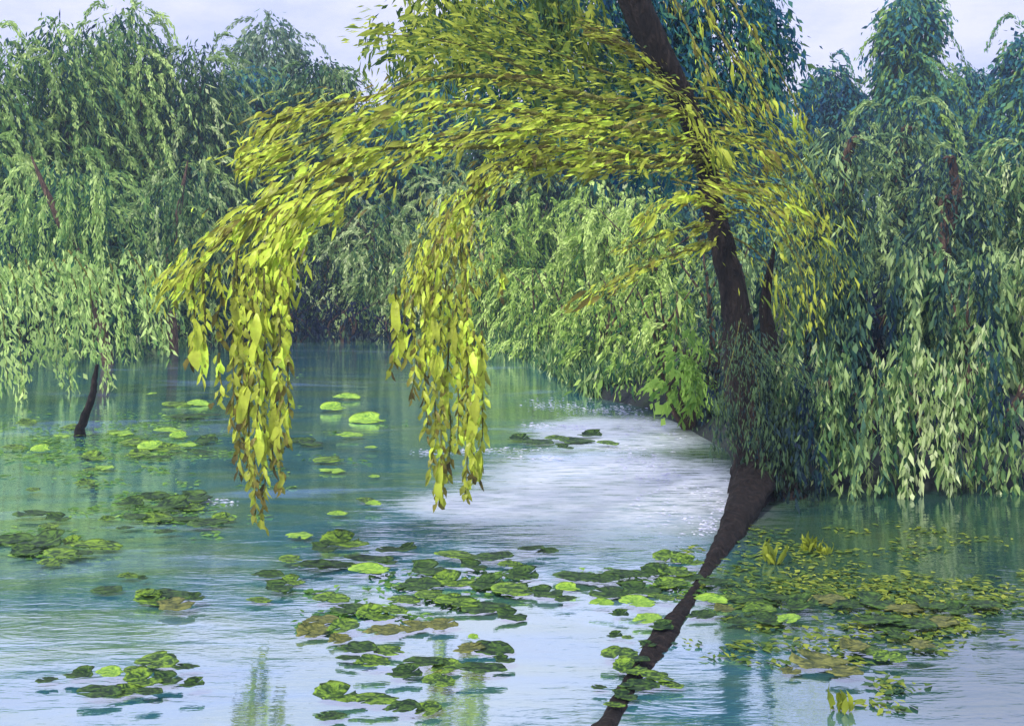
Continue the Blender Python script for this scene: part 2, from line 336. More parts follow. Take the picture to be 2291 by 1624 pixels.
def tree(name, label, cat, group, px, top, width, d, m, kind='willow', base_y=None, dens=1., tint=.45, leaf=.30, trunkmat='brown', lean=0, trunk_px=None, blobs=None):
    x = (px-CX)/F*d; H = HC-(top-HY)/F*d; wr = width/F*d/2
    gz = ground_z(x, d); root = empty(name, (x, d, gz))
    tag(root, label, cat, group)
    r0 = .05+.028*H
    tp = [(x, d, gz-.3), (x+.1*wr*R.normal(), d, gz+.3*H), (x+.2*wr*R.normal()+lean*.5, d, gz+.62*H), (x+lean, d, H*.8)]
    if trunk_px is not None: tp = [P(a, b2, d-2.6) for a, b2 in trunk_px]; tp[0] = (tp[0][0], d-2.6, gz-.3)
    if trunk_px is not None: r0 *= .62
    V = [tube(tp, [r0*1.25, r0, r0*.7, r0*.15], 18, 8, .05, .08)]
    mesh('trunk', *V[0][:2], M[trunkmat], root, smooth=True)
    top_p = np.array(tp[-1]); midp = np.array(tp[2]); lowp = np.array(tp[1])
    lb = []
    for k in range(0 if trunk_px is not None else 6):
        a0 = R.rand()*6.28; s = midp if k % 2 else (midp+lowp)/2
        e = s+np.array([math.cos(a0)*wr*.4, math.sin(a0)*wr*.4, H*.12])
        lb.append(tube([s, (s+e)/2+np.array([0, 0, H*.06]), e], [r0*.5, r0*.3, r0*.08], 8, 6, .05, .05))
    if lb: J = join(lb); mesh('limbs', J[0], J[1], M[trunkmat], root, smooth=True)
    if blobs is None:
        blobs = []
        nb = 9
        for k in range(nb):
            f = (k+.5)/nb                                    # from the top down
            zz = H*(1-.12-.72*f); rr = wr*(.42+.62*math.sin(math.pi*min(1, .15+f*.85)))
            off = (wr-rr*.5)*R.uniform(-1, 1); rr *= R.uniform(.7, 1.15)
            blobs.append((np.array([x+off*(f**.5), d+R.uniform(-.5, .5)*wr, zz]), np.array([rr*.8, rr*.7, H*.14]), rr*rr))
        blobs.append((np.array([x+R.uniform(-.2, .2)*wr, d, H*.86]), np.array([wr*.7, wr*.5, H*.10]), wr*wr*.5))
        blobs.append((np.array([x+R.uniform(-.4, .4)*wr, d, H*.16]), np.array([wr*.95, wr*.6, H*.14]), wr*wr*.7))
    area = 2*wr*H
    if kind == 'willow': ns, per, hang, sp = int(dens*area*40), 8, min(2.2, H*.2), .25
    elif kind == 'dense': ns, per, hang, sp = int(dens*area*95), 4, .55, .6
    else: ns, per, hang, sp = int(dens*area*34), 4, .5, .8
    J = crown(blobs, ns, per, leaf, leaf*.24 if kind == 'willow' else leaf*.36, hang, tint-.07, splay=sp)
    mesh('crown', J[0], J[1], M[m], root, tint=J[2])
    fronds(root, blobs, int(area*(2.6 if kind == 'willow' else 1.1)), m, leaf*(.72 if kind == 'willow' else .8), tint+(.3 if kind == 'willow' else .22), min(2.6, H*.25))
    return root
G1 = 'trees along the far bank'
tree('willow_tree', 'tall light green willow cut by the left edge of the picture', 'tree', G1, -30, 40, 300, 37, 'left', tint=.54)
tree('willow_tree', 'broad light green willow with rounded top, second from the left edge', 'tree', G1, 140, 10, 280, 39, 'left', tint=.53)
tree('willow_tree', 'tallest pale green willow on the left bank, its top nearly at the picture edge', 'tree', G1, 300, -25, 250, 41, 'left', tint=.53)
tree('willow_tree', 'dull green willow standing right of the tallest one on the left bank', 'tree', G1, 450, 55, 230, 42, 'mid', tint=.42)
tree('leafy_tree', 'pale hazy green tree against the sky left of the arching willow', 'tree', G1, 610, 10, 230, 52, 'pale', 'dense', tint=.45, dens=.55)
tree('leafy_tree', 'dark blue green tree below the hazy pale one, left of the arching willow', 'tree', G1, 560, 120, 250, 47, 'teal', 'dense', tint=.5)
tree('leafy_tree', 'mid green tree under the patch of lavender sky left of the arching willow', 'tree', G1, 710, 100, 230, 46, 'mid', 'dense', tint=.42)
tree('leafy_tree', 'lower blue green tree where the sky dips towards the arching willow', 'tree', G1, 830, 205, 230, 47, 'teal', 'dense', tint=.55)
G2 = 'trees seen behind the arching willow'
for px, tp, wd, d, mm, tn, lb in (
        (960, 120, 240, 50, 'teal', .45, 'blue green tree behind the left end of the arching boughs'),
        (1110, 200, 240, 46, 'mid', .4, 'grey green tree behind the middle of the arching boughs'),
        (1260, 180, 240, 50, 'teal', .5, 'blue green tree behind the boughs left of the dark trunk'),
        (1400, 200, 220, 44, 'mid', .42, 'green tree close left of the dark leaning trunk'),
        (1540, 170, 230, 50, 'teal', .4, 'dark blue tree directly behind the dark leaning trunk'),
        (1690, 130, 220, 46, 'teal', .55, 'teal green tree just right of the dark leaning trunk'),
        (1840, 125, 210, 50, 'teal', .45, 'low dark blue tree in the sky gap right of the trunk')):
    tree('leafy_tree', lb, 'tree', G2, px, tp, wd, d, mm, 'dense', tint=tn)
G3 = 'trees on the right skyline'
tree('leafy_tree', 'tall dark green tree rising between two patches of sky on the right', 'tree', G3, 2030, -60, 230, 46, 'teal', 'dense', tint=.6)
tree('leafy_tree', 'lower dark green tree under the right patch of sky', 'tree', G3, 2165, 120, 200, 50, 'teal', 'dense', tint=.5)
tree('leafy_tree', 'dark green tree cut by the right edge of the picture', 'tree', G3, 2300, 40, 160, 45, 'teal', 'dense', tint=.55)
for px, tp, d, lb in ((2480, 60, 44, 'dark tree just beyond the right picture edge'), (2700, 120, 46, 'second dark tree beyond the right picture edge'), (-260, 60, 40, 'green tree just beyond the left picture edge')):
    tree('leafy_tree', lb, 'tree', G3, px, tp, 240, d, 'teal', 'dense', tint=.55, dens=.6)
G4 = 'weeping willows on the right bank'
for px, tp, wd, d, mm, tn, lb in (
        (1880, 230, 240, 27, 'grey', .5, 'weeping grey green willow, nearest of its row to the dark trunk'),
        (2010, 210, 210, 29, 'grey', .5, 'slender grey green willow in the middle of the right bank'),
        (2130, 300, 240, 25, 'grey', .55, 'weeping willow with brown trunk, second from the right picture edge'),
        (2460, 320, 260, 25, 'grey', .5, 'weeping willow beyond the right edge of the picture'),
        (2290, 290, 240, 26, 'mid', .45, 'weeping willow cut by the right edge of the picture')):
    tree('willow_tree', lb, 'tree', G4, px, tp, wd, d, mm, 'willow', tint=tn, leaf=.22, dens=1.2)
# left leaning willow with a bare brown stem
lt = tree('willow_tree', 'pale green willow with bare brown stem leaning over the left shore', 'tree', 'willows leaning over the left shore', 150, 330, 330, 31, 'left', 'willow', tint=.42, leaf=.26, dens=.5,
          trunk_px=[(265, 740), (205, 640), (150, 530), (100, 420), (70, 350)])
tree('willow_tree', 'smaller pale green willow with straight brown stem beside the leaning one', 'tree', 'willows leaning over the left shore', 400, 350, 240, 35, 'mid', 'willow', tint=.42, leaf=.26, dens=.7,
     trunk_px=[(395, 740), (380, 600), (400, 470), (420, 360)])

# ---------------------------------------------------------------- bank shrubs
def curtain(root, px0, px1, y0, y1, d, n, m, tint, leaf=.15):
    ps = []
    for _ in range(n):
        x = R.uniform(px0, px1); dd = d+R.normal()*.15; ya = y0+R.rand()*150; yb = min(y1-R.rand()**2*160, HY+HC*F/dd-6); k = int((yb-ya)/F*dd/.016)
        if k < 6: continue
        t = R.rand(k); c = P(x, ya, dd)[None]+np.stack([.12*np.sin(t*3+x)*R.choice([-1, 1])*np.ones(k)*t, -.15*t, -t*(yb-ya)/F*dd], 1)
        ti = tint+R.uniform(-.36, .34)
        ps.append(leaves(c+R.normal(size=(k, 3))*np.array([.035, .05, .02])*(1.2-.6*t[:, None]), R.normal(size=(k, 3))*np.array([.28, .3, .1])+np.array([0, 0, -1.]), leaf*(.5+R.rand(k)), leaf*.26*(.5+R.rand(k)), np.clip(ti+R.normal(size=k)*.17, 0, 1)))
    J = join(ps); mesh('drooping_foliage', J[0], J[1], M[m], root, tint=J[2])
def shrub(name, label, group, px, top, width, d, m, kind='drape', tint=.5, leaf=.16, dens=1., cat='shrub', foot=None):
    x = (px-CX)/F*d; H = max(.4, HC-(top-HY)/F*d); wr = width/F*d/2; gz = max(ground_z(x, d), -.1)
    root = empty(name, (x, d, gz)); tag(root, label, cat, group)
    st = [tube([(x+R.normal()*.05*wr, d, gz-.15), (x+R.normal()*.2*wr, d, gz+H*.35), (x+R.normal()*.5*wr, d+R.normal()*.2*wr, gz+H*.75)], [.05, .035, .01], 8, 6, .1) for _ in range(5)]
    J = join(st); mesh('stems', J[0], J[1], M['brown'], root, smooth=True)
    bl = []
    for k in range(6):
        f = (k+.5)/6; bl.append((np.array([x+R.uniform(-.55, .55)*wr*(.4+f), d+R.uniform(-.3, .3)*wr, gz+(H-gz)*(.88-.7*f)]), np.array([wr*(.4+.3*f), wr*(.4+.2*f), H*.2]), 1+f))
    area = 2*wr*H
    per, hang = (7, min(1.1, .45*H)) if kind == 'drape' else (4, .2)
    ns = int(dens*area*(.34/leaf)**2*(8 if kind == 'drape' else 12))
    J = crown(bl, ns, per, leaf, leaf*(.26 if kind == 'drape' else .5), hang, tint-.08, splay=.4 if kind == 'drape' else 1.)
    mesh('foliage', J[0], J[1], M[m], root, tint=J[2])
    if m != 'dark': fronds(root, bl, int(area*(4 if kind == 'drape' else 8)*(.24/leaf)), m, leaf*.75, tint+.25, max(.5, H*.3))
    return root
G5 = 'bushes along the far waterline'  # dark ones are added for the hollows, with shade in their colour
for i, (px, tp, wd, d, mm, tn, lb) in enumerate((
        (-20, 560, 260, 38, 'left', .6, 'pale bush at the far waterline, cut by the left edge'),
        (130, 600, 230, 40, 'dark', .5, 'shade-coloured hollow bush at the waterline under the leaning left willow'),
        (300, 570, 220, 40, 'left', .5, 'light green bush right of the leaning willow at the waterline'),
        (460, 590, 200, 41, 'dark', .5, 'shade-coloured bush at the waterline behind the left hanging strands'),
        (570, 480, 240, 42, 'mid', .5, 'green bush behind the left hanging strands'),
        (720, 560, 200, 42, 'dark', .4, 'shade-coloured blue black bush in the dark hollow right of the left hanging strands'),
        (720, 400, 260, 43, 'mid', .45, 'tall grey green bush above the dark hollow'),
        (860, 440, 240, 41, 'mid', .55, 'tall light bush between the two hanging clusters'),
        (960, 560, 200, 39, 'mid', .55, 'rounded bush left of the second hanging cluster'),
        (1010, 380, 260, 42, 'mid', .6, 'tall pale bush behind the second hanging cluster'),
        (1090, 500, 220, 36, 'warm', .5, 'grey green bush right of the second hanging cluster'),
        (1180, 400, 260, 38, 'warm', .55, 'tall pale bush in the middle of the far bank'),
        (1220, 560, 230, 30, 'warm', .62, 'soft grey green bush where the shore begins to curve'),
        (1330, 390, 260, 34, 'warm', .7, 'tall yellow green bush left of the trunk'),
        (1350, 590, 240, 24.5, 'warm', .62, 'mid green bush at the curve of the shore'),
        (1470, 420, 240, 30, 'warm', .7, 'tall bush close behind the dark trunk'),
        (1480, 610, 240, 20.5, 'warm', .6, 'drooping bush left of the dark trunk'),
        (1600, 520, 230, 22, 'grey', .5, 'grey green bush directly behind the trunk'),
        (60, 650, 190, 37.3, 'dark', .3, 'shade-coloured navy undergrowth at the far waterline below the leaning willow'),
        (200, 665, 180, 37.3, 'dark', .3, 'shade-coloured navy undergrowth left of the smaller straight willow'),
        (350, 655, 190, 37.3, 'dark', .35, 'shade-coloured undergrowth below the smaller straight willow'),
        (480, 665, 170, 37.3, 'dark', .3, 'low shade-coloured undergrowth just left of the long hanging strands'),
        (660, 640, 170, 37.3, 'dark', .2, 'shade-coloured navy undergrowth seen right beside the long hanging strands'),
        (770, 640, 190, 37.3, 'dark', .2, 'darkest shade-coloured undergrowth in the hollow midway between the hanging clusters'),
        (880, 680, 150, 36.8, 'dark', .3, 'low shade-coloured undergrowth just left of the second hanging cluster'),
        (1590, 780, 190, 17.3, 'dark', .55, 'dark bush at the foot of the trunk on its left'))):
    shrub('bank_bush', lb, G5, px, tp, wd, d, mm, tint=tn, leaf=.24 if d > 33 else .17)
shrub('fresh_green_bush', 'bright fresh green bush with broad leaves just left of the trunk', None, 1545, 725, 170, 17.0, 'bright', 'round', .85, .17)
G6 = 'drooping plants at the right waterline'
for px, tp, wd, d, mm, tn, lb in (
        (1765, 820, 110, 12.7, 'grey', .3, 'dark drooping plant hugging the right side of the trunk'),
        (1830, 740, 170, 12.95, 'mid', .6, 'pale drooping plant second right of the trunk'),
        (1930, 800, 170, 13.0, 'grey', .5, 'grey green drooping plant third right of the trunk'),
        (2040, 780, 190, 13.0, 'mid', .5, 'mid green drooping plant halfway along the right waterline'),
        (2150, 740, 190, 13.0, 'mid', .6, 'brighter drooping plant near the right edge'),
        (2250, 800, 180, 13.0, 'grey', .55, 'grey green drooping plant cut by the right edge')):
    r_ = shrub('drooping_plant', lb, G6, px, tp+70, wd, d+.75, 'dark', tint=.35, leaf=.15, dens=.9)  # dark foliage behind the strands, shade gaps put into its colour
    curtain(r_, px-wd*.6, px+wd*.6, tp-40, 1112, 12.25, int(wd/15), mm, tn-.02, .15)
for px, tp, wd, d, mm, tn, lb in (
        (1780, 640, 260, 18.5, 'grey', .45, 'grey green thicket behind the first drooping plants right of the trunk'),
        (1970, 620, 280, 18, 'grey', .35, 'dusky thicket in the middle of the right bank'),
        (2160, 640, 280, 18.5, 'grey', .5, 'green thicket left of the right picture edge'),
        (2320, 640, 240, 18, 'grey', .4, 'thicket cut by the right picture edge')):
    r_ = shrub('thicket', lb, 'thickets on the right bank', px, tp, wd, d, 'dark' if tn < .5 else 'grey', tint=tn, leaf=.19, dens=1.)
    curtain(r_, px-wd*.55, px+wd*.55, tp-110, 1010, d-1.5, int(wd/14), 'grey' if tn < .5 else 'mid', .55, .2)
# overhanging grass along the waterline: nobody could count the blades
gp = []
for i in range(4, 8):
    a, b2 = SH[i], SH[i+1]; n = int(np.linalg.norm(b2-a)*(300 if i > 9 else 200)); tt = R.rand(n)[:, None]
    nrm = np.array([-(b2-a)[1], (b2-a)[0]]); nrm = nrm/np.linalg.norm(nrm)
    q = a+(b2-a)*tt+nrm*(R.rand(n)[:, None]**1.3*1.0-.08)*np.where(i > 9, .6, 1.3); gp.append(q)
gp = np.concatenate(gp); z = gh(gp[:, 0], gp[:, 1]); k = len(gp); keep = z > -.2; gp, z = gp[keep], z[keep]; k = len(gp)
cl = np.sin(gp[:, 0]*5)*np.sin(gp[:, 1]*4+gp[:, 0]*2)
hh = (.22+.26*R.rand(k))*(1+.5*cl)
q = np.stack([gp[:, 0], gp[:, 1], np.maximum(z, 0)], 1)
J1 = leaves(q, np.stack([R.normal(size=k)*.3, -.3-.3*R.rand(k), np.ones(k)], 1), hh, .035+.03*R.rand(k), np.clip(.4+.18*cl+R.normal(size=k)*.18, 0, 1))
J2 = leaves(q+np.array([0, 0, .30]), np.stack([R.normal(size=k)*.3, -.7-.3*R.rand(k), -1*np.ones(k)], 1), hh, .04+.03*R.rand(k), np.clip(.5+.2*cl+R.normal(size=k)*.18, 0, 1))
J = join([J1, J2]); tag(mesh('grass', J[0], J[1], M['mid'], tint=J[2]), 'long grass hanging over the dark bank edge', 'grass', kind='stuff')

# ---------------------------------------------------------------- the arching willow
wl = empty('willow_tree', W(1700, 1120)); wl.location.z = 0.1
tag(wl, 'big willow with dark leaning trunk and golden boughs arching over the pond', 'tree')
tr = [(1722, 1150, 12.2, 95), (1712, 1080, 12.2, 72), (1700, 1000, 12.2, 58), (1672, 900, 12.25, 46), (1655, 800, 12.3, 36), (1645, 680, 12.3, 32), (1618, 560, 12.35, 27), (1592, 450, 12.4, 25), (1575, 340, 12.4, 26), (1535, 240, 12.4, 28), (1480, 130, 12.3, 32), (1430, 30, 12.2, 34), (1395, -80, 12.1, 34), (1370, -220, 12, 34), (1360, -420, 12, 22)]
V = tube([P(a, b2, d) for a, b2, d, _ in tr], [q/F*12.3 for *_, q in tr], 90, 18, .03, .07)
mesh('trunk', V[0], V[1], M['bark'], wl, smooth=True)
V = tube([P(1712, 830, 12.6), P(1722, 760, 12.6), P(1712, 690, 12.6), P(1720, 620, 12.6), P(1735, 540, 12.7)], [.14, .10, .07, .045, .012], 26, 9, .04, .06)
mesh('limb', V[0], V[1], M['bark'], wl, smooth=True)
# the trunk's broken reflection, modelled as a root-like tube half sunk in the shallows
reflection_pts = [np.array([*W(1700, 1100)[:2], .25]), np.array([*W(1665, 1150)[:2], .08]), np.array([*W(1625, 1210)[:2], .02]), np.array([*W(1585, 1270)[:2], -.02]), np.array([*W(1540, 1340)[:2], -.045]), np.array([*W(1490, 1415)[:2], -.025]), np.array([*W(1445, 1480)[:2], -.035]), np.array([*W(1400, 1545)[:2], -.066]), np.array([*W(1320, 1690)[:2], -.03])]
V = tube(reflection_pts, [.24, .17, .10, .06, .065, .085, .075, .085, .085], 90, 14, .02, .16)
mesh('root', V[0], V[1], M['bark'], wl, smooth=True)  # stands in for the trunk's reflection, not a real root
for a in ([(1700, 1080, 12.0), (1690, 1150, 11.5), (1680, 1200, 10.9)],):
    V = tube([P(*q) for q in a], [.16, .10, .04], 14, 9, .06, .1); mesh('root', V[0], V[1], M['bark'], wl, smooth=True)

def spray(path, n, ln, wd, spr, m, name='bough', rad=.03, tint=.6, dirblend=1., droop=.2, side=.28, fine=.5, curtain=0):
    """a bough of the willow: a woody stem with its leaves as a sub-part"""
    pts = [P(*q) for q in path]
    V = tube(pts, [rad*.7, rad*.45, rad*.2], 30, 7, .05)
    st = mesh(name, V[0], V[1], M['twig'], wl, smooth=True)
    c = smoothpath(pts, 200); tg = unit(np.gradient(c, axis=0)); parts = []
    for (cnt, l, w_, sp, tp) in ((int(n*.5), ln*.85, wd*.62, spr*.8, NEAR_T), (int(n*4.6*fine), ln*.42, wd*.3, spr*1.35, FAR_T)):
        cl = R.rand(max(3, cnt//7)); i = ((cl[R.randint(0, len(cl), cnt)]+R.normal(size=cnt)*.02) % 1*199).astype(int)
        p = c[i]+R.normal(size=(cnt, 3))*np.array([sp*.8, sp*1.3, sp*.6]); p[:, 2] -= np.abs(R.normal(size=cnt))*curtain
        d = tg[i]*dirblend+np.array([0, 0, -droop])+R.normal(size=(cnt, 3))*np.array([side, side, side*.5])
        parts.append(leaves(p, d, l*(.5+1.1*R.rand(cnt)**1.5), w_*(.45+.7*R.rand(cnt)), np.clip(tint+.04+R.normal(size=cnt)*.24, 0, 1), tp, .1, np.array([0, -1., .35])))
    J = join(parts); mesh('leaves', J[0], J[1], M[m], st, tint=J[2], smooth=False)
    return st
D = 12.3
g = 'gold'; ol = 'olive'
spray([(1550, 260, D), (1400, 235, 11.8), (1250, 200, 11.3), (1090, 170, 10.8), (950, 180, 10.4), (840, 215, 10.1), (690, 250, 9.8), (600, 290, 9.6), (550, 370, 9.4)], 260, .24, .075, .10, g, rad=.045, tint=.55)
spray([(1560, 320, D), (1380, 285, 11.6), (1220, 260, 11), (1050, 235, 10.4), (900, 255, 9.9), (770, 290, 9.6), (660, 330, 9.4), (560, 360, 9.2)], 300, .26, .085, .09, g, rad=.04, tint=.65)
spray([(1575, 350, D), (1380, 350, 11.4), (1200, 330, 10.9), (1020, 330, 10.2), (880, 330, 9.6), (740, 370, 9.2), (620, 440, 9), (520, 520, 8.8), (430, 600, 8.7), (395, 650, 8.7)], 340, .25, .085, .10, g, rad=.045, tint=.62)
spray([(1575, 360, D), (1420, 375, 11.5), (1260, 370, 11), (1130, 375, 10.2), (1050, 430, 9.7), (995, 500, 9.4), (965, 570, 9.2), (940, 660, 9.1)], 280, .24, .085, .10, g, rad=.04, tint=.55)
spray([(1480, 360, 11.8), (1300, 310, 11), (1150, 290, 10.4), (980, 320, 9.8), (840, 390, 9.2), (720, 430, 8.9), (640, 500, 8.8), (590, 580, 8.7), (575, 650, 8.7)], 300, .25, .085, .10, g, rad=.035, tint=.65)
spray([(1300, 330, 11), (1180, 350, 10.6), (1100, 400, 10), (1040, 470, 9.6), (1030, 560, 9.3), (1040, 660, 9.2)], 170, .2, .07, .10, g, rad=.025, tint=.5)
spray([(840, 390, 9.2), (760, 450, 9), (690, 500, 8.8), (650, 560, 8.7), (640, 640, 8.7)], 90, .22, .09, .08, g, rad=.02, tint=.7)
spray([(1520, 230, D), (1440, 140, 12), (1370, 90, 11.7), (1290, 50, 11.4)], 110, .24, .075, .06, g, rad=.03, tint=.4)
spray([(1500, 190, D), (1380, 170, 12), (1250, 120, 11.6), (1150, 60, 11.3), (1060, 10, 11)], 160, .2, .07, .16, ol, rad=.03, tint=.6)
spray([(1540, 260, D), (1300, 220, 11.8), (1120, 130, 11.4), (980, 90, 11.2), (820, 75, 11)], 240, .22, .08, .16, ol, rad=.03, tint=.75)
spray([(1250, 190, 11.6), (1100, 110, 11.4), (1040, 60, 11.3), (1020, 10, 11.2)], 120, .2, .08, .2, ol, rad=.02, tint=.55)
spray([(1500, 330, 12.1), (1600, 300, 11.9), (1690, 330, 11.8), (1760, 390, 11.8)], 60, .2, .07, .1, g, rad=.02, tint=.45)
spray([(1500, 400, 12.0), (1590, 420, 11.8), (1680, 430, 11.8), (1760, 480, 11.7)], 60, .2, .07, .1, g, rad=.02, tint=.55)
spray([(1440, 180, 12.0), (1520, 210, 11.9), (1570, 270, 11.8), (1620, 370, 11.8)], 60, .2, .07, .08, ol, rad=.02, tint=.8)
# low boughs left of the trunk
spray([(1640, 480, 12.1), (1580, 450, 11.8), (1520, 445, 11.5), (1430, 495, 11.2)], 70, .26, .09, .045, g, rad=.02, tint=.7)
spray([(1600, 500, 12.1), (1500, 520, 11.6), (1420, 545, 11.2), (1360, 570, 11)], 55, .2, .07, .06, g, rad=.018, tint=.5)
spray([(1600, 540, 12), (1480, 580, 11.4), (1380, 630, 11), (1275, 690, 10.8)], 85, .22, .075, .06, g, rad=.018, tint=.5)
# right side
for pth, n, ti, mm in (
        ([(1540, -60, 12), (1600, 60, 11.8), (1660, 160, 11.6), (1710, 260, 11.5)], 75, .55, g),
        ([(1500, -20, 12), (1560, 110, 11.8), (1600, 190, 11.6), (1680, 280, 11.5)], 60, .45, g),
        ([(1600, -60, 12), (1700, 100, 11.7), (1770, 210, 11.6), (1800, 290, 11.6)], 60, .5, g),
        ([(1560, 180, 12.2), (1660, 270, 12), (1750, 400, 11.8), (1800, 520, 11.7)], 110, .55, g),
        ([(1590, 400, 12.2), (1690, 440, 12), (1760, 520, 11.8), (1800, 600, 11.7)], 90, .6, g),
        ([(1580, 40, 12), (1680, 170, 11.6), (1730, 260, 11.4)], 40, .6, g),
        ([(1545, 220, 12.3), (1650, 230, 12), (1760, 320, 11.8), (1830, 430, 11.7), (1860, 560, 11.7), (1870, 640, 11.7)], 130, .7, ol),
        ([(1575, 340, 12.3), (1660, 390, 12), (1760, 450, 11.8), (1850, 520, 11.7)], 110, .5, g),
        ([(1580, 360, 12.3), (1680, 300, 12), (1780, 350, 12), (1850, 450, 12)], 120, .75, ol),
        ([(1600, 470, 12.3), (1700, 480, 12), (1770, 560, 11.8), (1800, 640, 11.8), (1815, 720, 11.8)], 120, .85, ol),
        ([(1610, 420, 12.3), (1760, 420, 12), (1830, 520, 12), (1900, 640, 12.1)], 120, .65, ol),
        ([(1620, 520, 12.4), (1700, 570, 12.2), (1740, 650, 12.1), (1760, 720, 12)], 80, .6, ol)):
    spray(pth, int(n*.62), .2, .055, .07 if mm == g else .17, mm, rad=.02, tint=ti, droop=.35, side=.3)
# dark foliage falling over the foot of the trunk
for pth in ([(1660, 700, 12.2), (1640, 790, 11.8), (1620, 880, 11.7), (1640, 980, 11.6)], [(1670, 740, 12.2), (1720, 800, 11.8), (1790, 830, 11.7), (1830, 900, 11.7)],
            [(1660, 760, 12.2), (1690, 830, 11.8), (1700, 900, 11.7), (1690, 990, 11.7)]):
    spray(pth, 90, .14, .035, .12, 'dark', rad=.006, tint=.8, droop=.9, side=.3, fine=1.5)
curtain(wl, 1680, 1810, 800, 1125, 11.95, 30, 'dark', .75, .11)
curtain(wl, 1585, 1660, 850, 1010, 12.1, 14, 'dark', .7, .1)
# crown mass above and behind the trunk
J = crown([(P(1120, -20, 14), (1.3, .8, .6), 1.6), (P(960, 70, 13.6), (.75, .6, .4), .8), (P(1250, 80, 14.2), (.8, .6, .5), .9), (P(1500, -330, 14), (2.5, 1.6, 1.0), 1.6), (P(1380, 230, 14.4), (.9, .6, .4), .5)],
          750, 7, .16, .05, .7, .42, splay=.3)
mesh('crown', J[0], J[1], M['olive'], wl, tint=J[2])
J = crown([(P(1300, 60, 15.5), (1.9, .6, 1.0), 2.), (P(1620, 80, 15.6), (1.0, .6, 1.2), 1.), (P(1500, 260, 15.6), (1.0, .6, .6), .7)], 4200, 6, .12, .045, .6, .4, splay=.4)
mesh('crown', J[0], J[1], M['teal'], wl, tint=J[2])

def strand(x, y0, y1, d, big=0, ln=.105, wd=.032, tint=.6, dense=1., sway=6):
    """one hanging strand: a thin stem and its leaves"""
    ys = np.linspace(y0, y1, 5); pts = [P(x+R.normal()*sway*k/4, yy, d) for k, yy in enumerate(ys)]
    V = tube(pts, [.012, .008, .004], 20, 5, .1); st = mesh('hanging_strand', V[0], V[1], M['twig'], wl, smooth=True)
    c = smoothpath(pts, 100); Ls = (y1-y0)/F*d
    n = int(Ls/.029*dense); i = (np.linspace(0, 1, n)**.95*99).astype(int)
    s = np.where(np.arange(n) % 2, 1, -1)
    p = c[i]+R.normal(size=(n, 3))*.012; dd = np.stack([s*(.28+.2*R.rand(n)), R.normal(size=n)*.3, -np.ones(n)], 1)
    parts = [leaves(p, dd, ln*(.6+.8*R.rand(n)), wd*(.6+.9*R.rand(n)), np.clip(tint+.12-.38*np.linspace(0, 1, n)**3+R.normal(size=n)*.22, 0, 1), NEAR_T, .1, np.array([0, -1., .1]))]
    if big:
        i = R.randint(10, 85, big); p = c[i]; dd = R.normal(size=(big, 3))*.12+np.array([0, 0, -1.])
        parts.append(leaves(p, dd, .17+.16*R.rand(big), .05+.045*R.rand(big), np.clip(.82+R.normal(size=big)*.12, 0, 1), NEAR_T, .1, np.array([0, -1., .1])))
    J = join(parts); mesh('leaves', J[0], J[1], M['gold'], st, tint=J[2])
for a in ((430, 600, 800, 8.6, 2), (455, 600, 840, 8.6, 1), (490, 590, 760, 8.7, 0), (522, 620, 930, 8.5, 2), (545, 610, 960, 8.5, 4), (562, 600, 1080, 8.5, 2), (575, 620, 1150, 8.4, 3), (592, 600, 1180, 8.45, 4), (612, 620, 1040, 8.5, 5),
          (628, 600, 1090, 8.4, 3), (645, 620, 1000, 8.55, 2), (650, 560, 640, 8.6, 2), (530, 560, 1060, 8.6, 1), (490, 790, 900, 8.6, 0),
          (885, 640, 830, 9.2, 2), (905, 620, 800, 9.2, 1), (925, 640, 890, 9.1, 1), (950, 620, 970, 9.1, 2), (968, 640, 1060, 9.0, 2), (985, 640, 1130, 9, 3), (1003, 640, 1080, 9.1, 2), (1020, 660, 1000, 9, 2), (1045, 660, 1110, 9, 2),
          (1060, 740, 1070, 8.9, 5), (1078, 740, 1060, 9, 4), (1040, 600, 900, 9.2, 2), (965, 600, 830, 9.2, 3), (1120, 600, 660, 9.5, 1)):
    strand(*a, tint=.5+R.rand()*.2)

curtain(lt, 40, 240, 380, 700, 27.6, 26, 'left', .6, .18)
curtain(lt, 340, 450, 400, 700, 31.6, 12, 'mid', .6, .18)
# pale strands of the left willows hanging to the water
for x, y0, y1 in ((10, 640, 860), (45, 650, 900), (85, 640, 800), (120, 660, 830), (150, 640, 900), (178, 640, 780), (205, 620, 800), (235, 660, 860), (275, 650, 800), (330, 620, 760), (360, 640, 790)):
    d = 19+R.rand()*3; yb = min(y1, 600+HC*F/d-8)
    pts = [P(x-30+R.normal()*8, y0-60, d), P(x-8, y0, d), P(x, (y0+yb)/2, d), P(x+8, yb, d)]
    V = tube(pts, [.02, .012, .005], 12, 5, .1); st = mesh('hanging_strand', V[0]-0, V[1], M['twig'], lt, smooth=True)
    c = smoothpath(pts, 100); n = int((yb-y0+60)/F*d/.012); i = R.randint(0, 100, n)
    J = leaves(c[i]+R.normal(size=(n, 3))*np.array([.09, .1, .05]), R.normal(size=(n, 3))*.35+np.array([.15, 0, -1.]), .17*(.5+R.rand(n)), .05*(.5+R.rand(n)), np.clip(.85+R.normal(size=n)*.15, 0, 1))
    mesh('leaves', J[0], J[1], M['left'], st, tint=J[2])

# ---------------------------------------------------------------- snag
sn = tube([np.array([*W(172, 975)[:2], -.1]), P(185, 945, 16.3), P(205, 890, 16.2), P(212, 845, 16.2), P(218, 815, 16.2)], [.10, .065, .05, .038, .022], 22, 9, .08, .12)
s0 = mesh('dead_branch', sn[0], sn[1], M['bark'], smooth=True); tag(s0, 'curved dark brown branch stub poking out of the water at the left', 'branch')

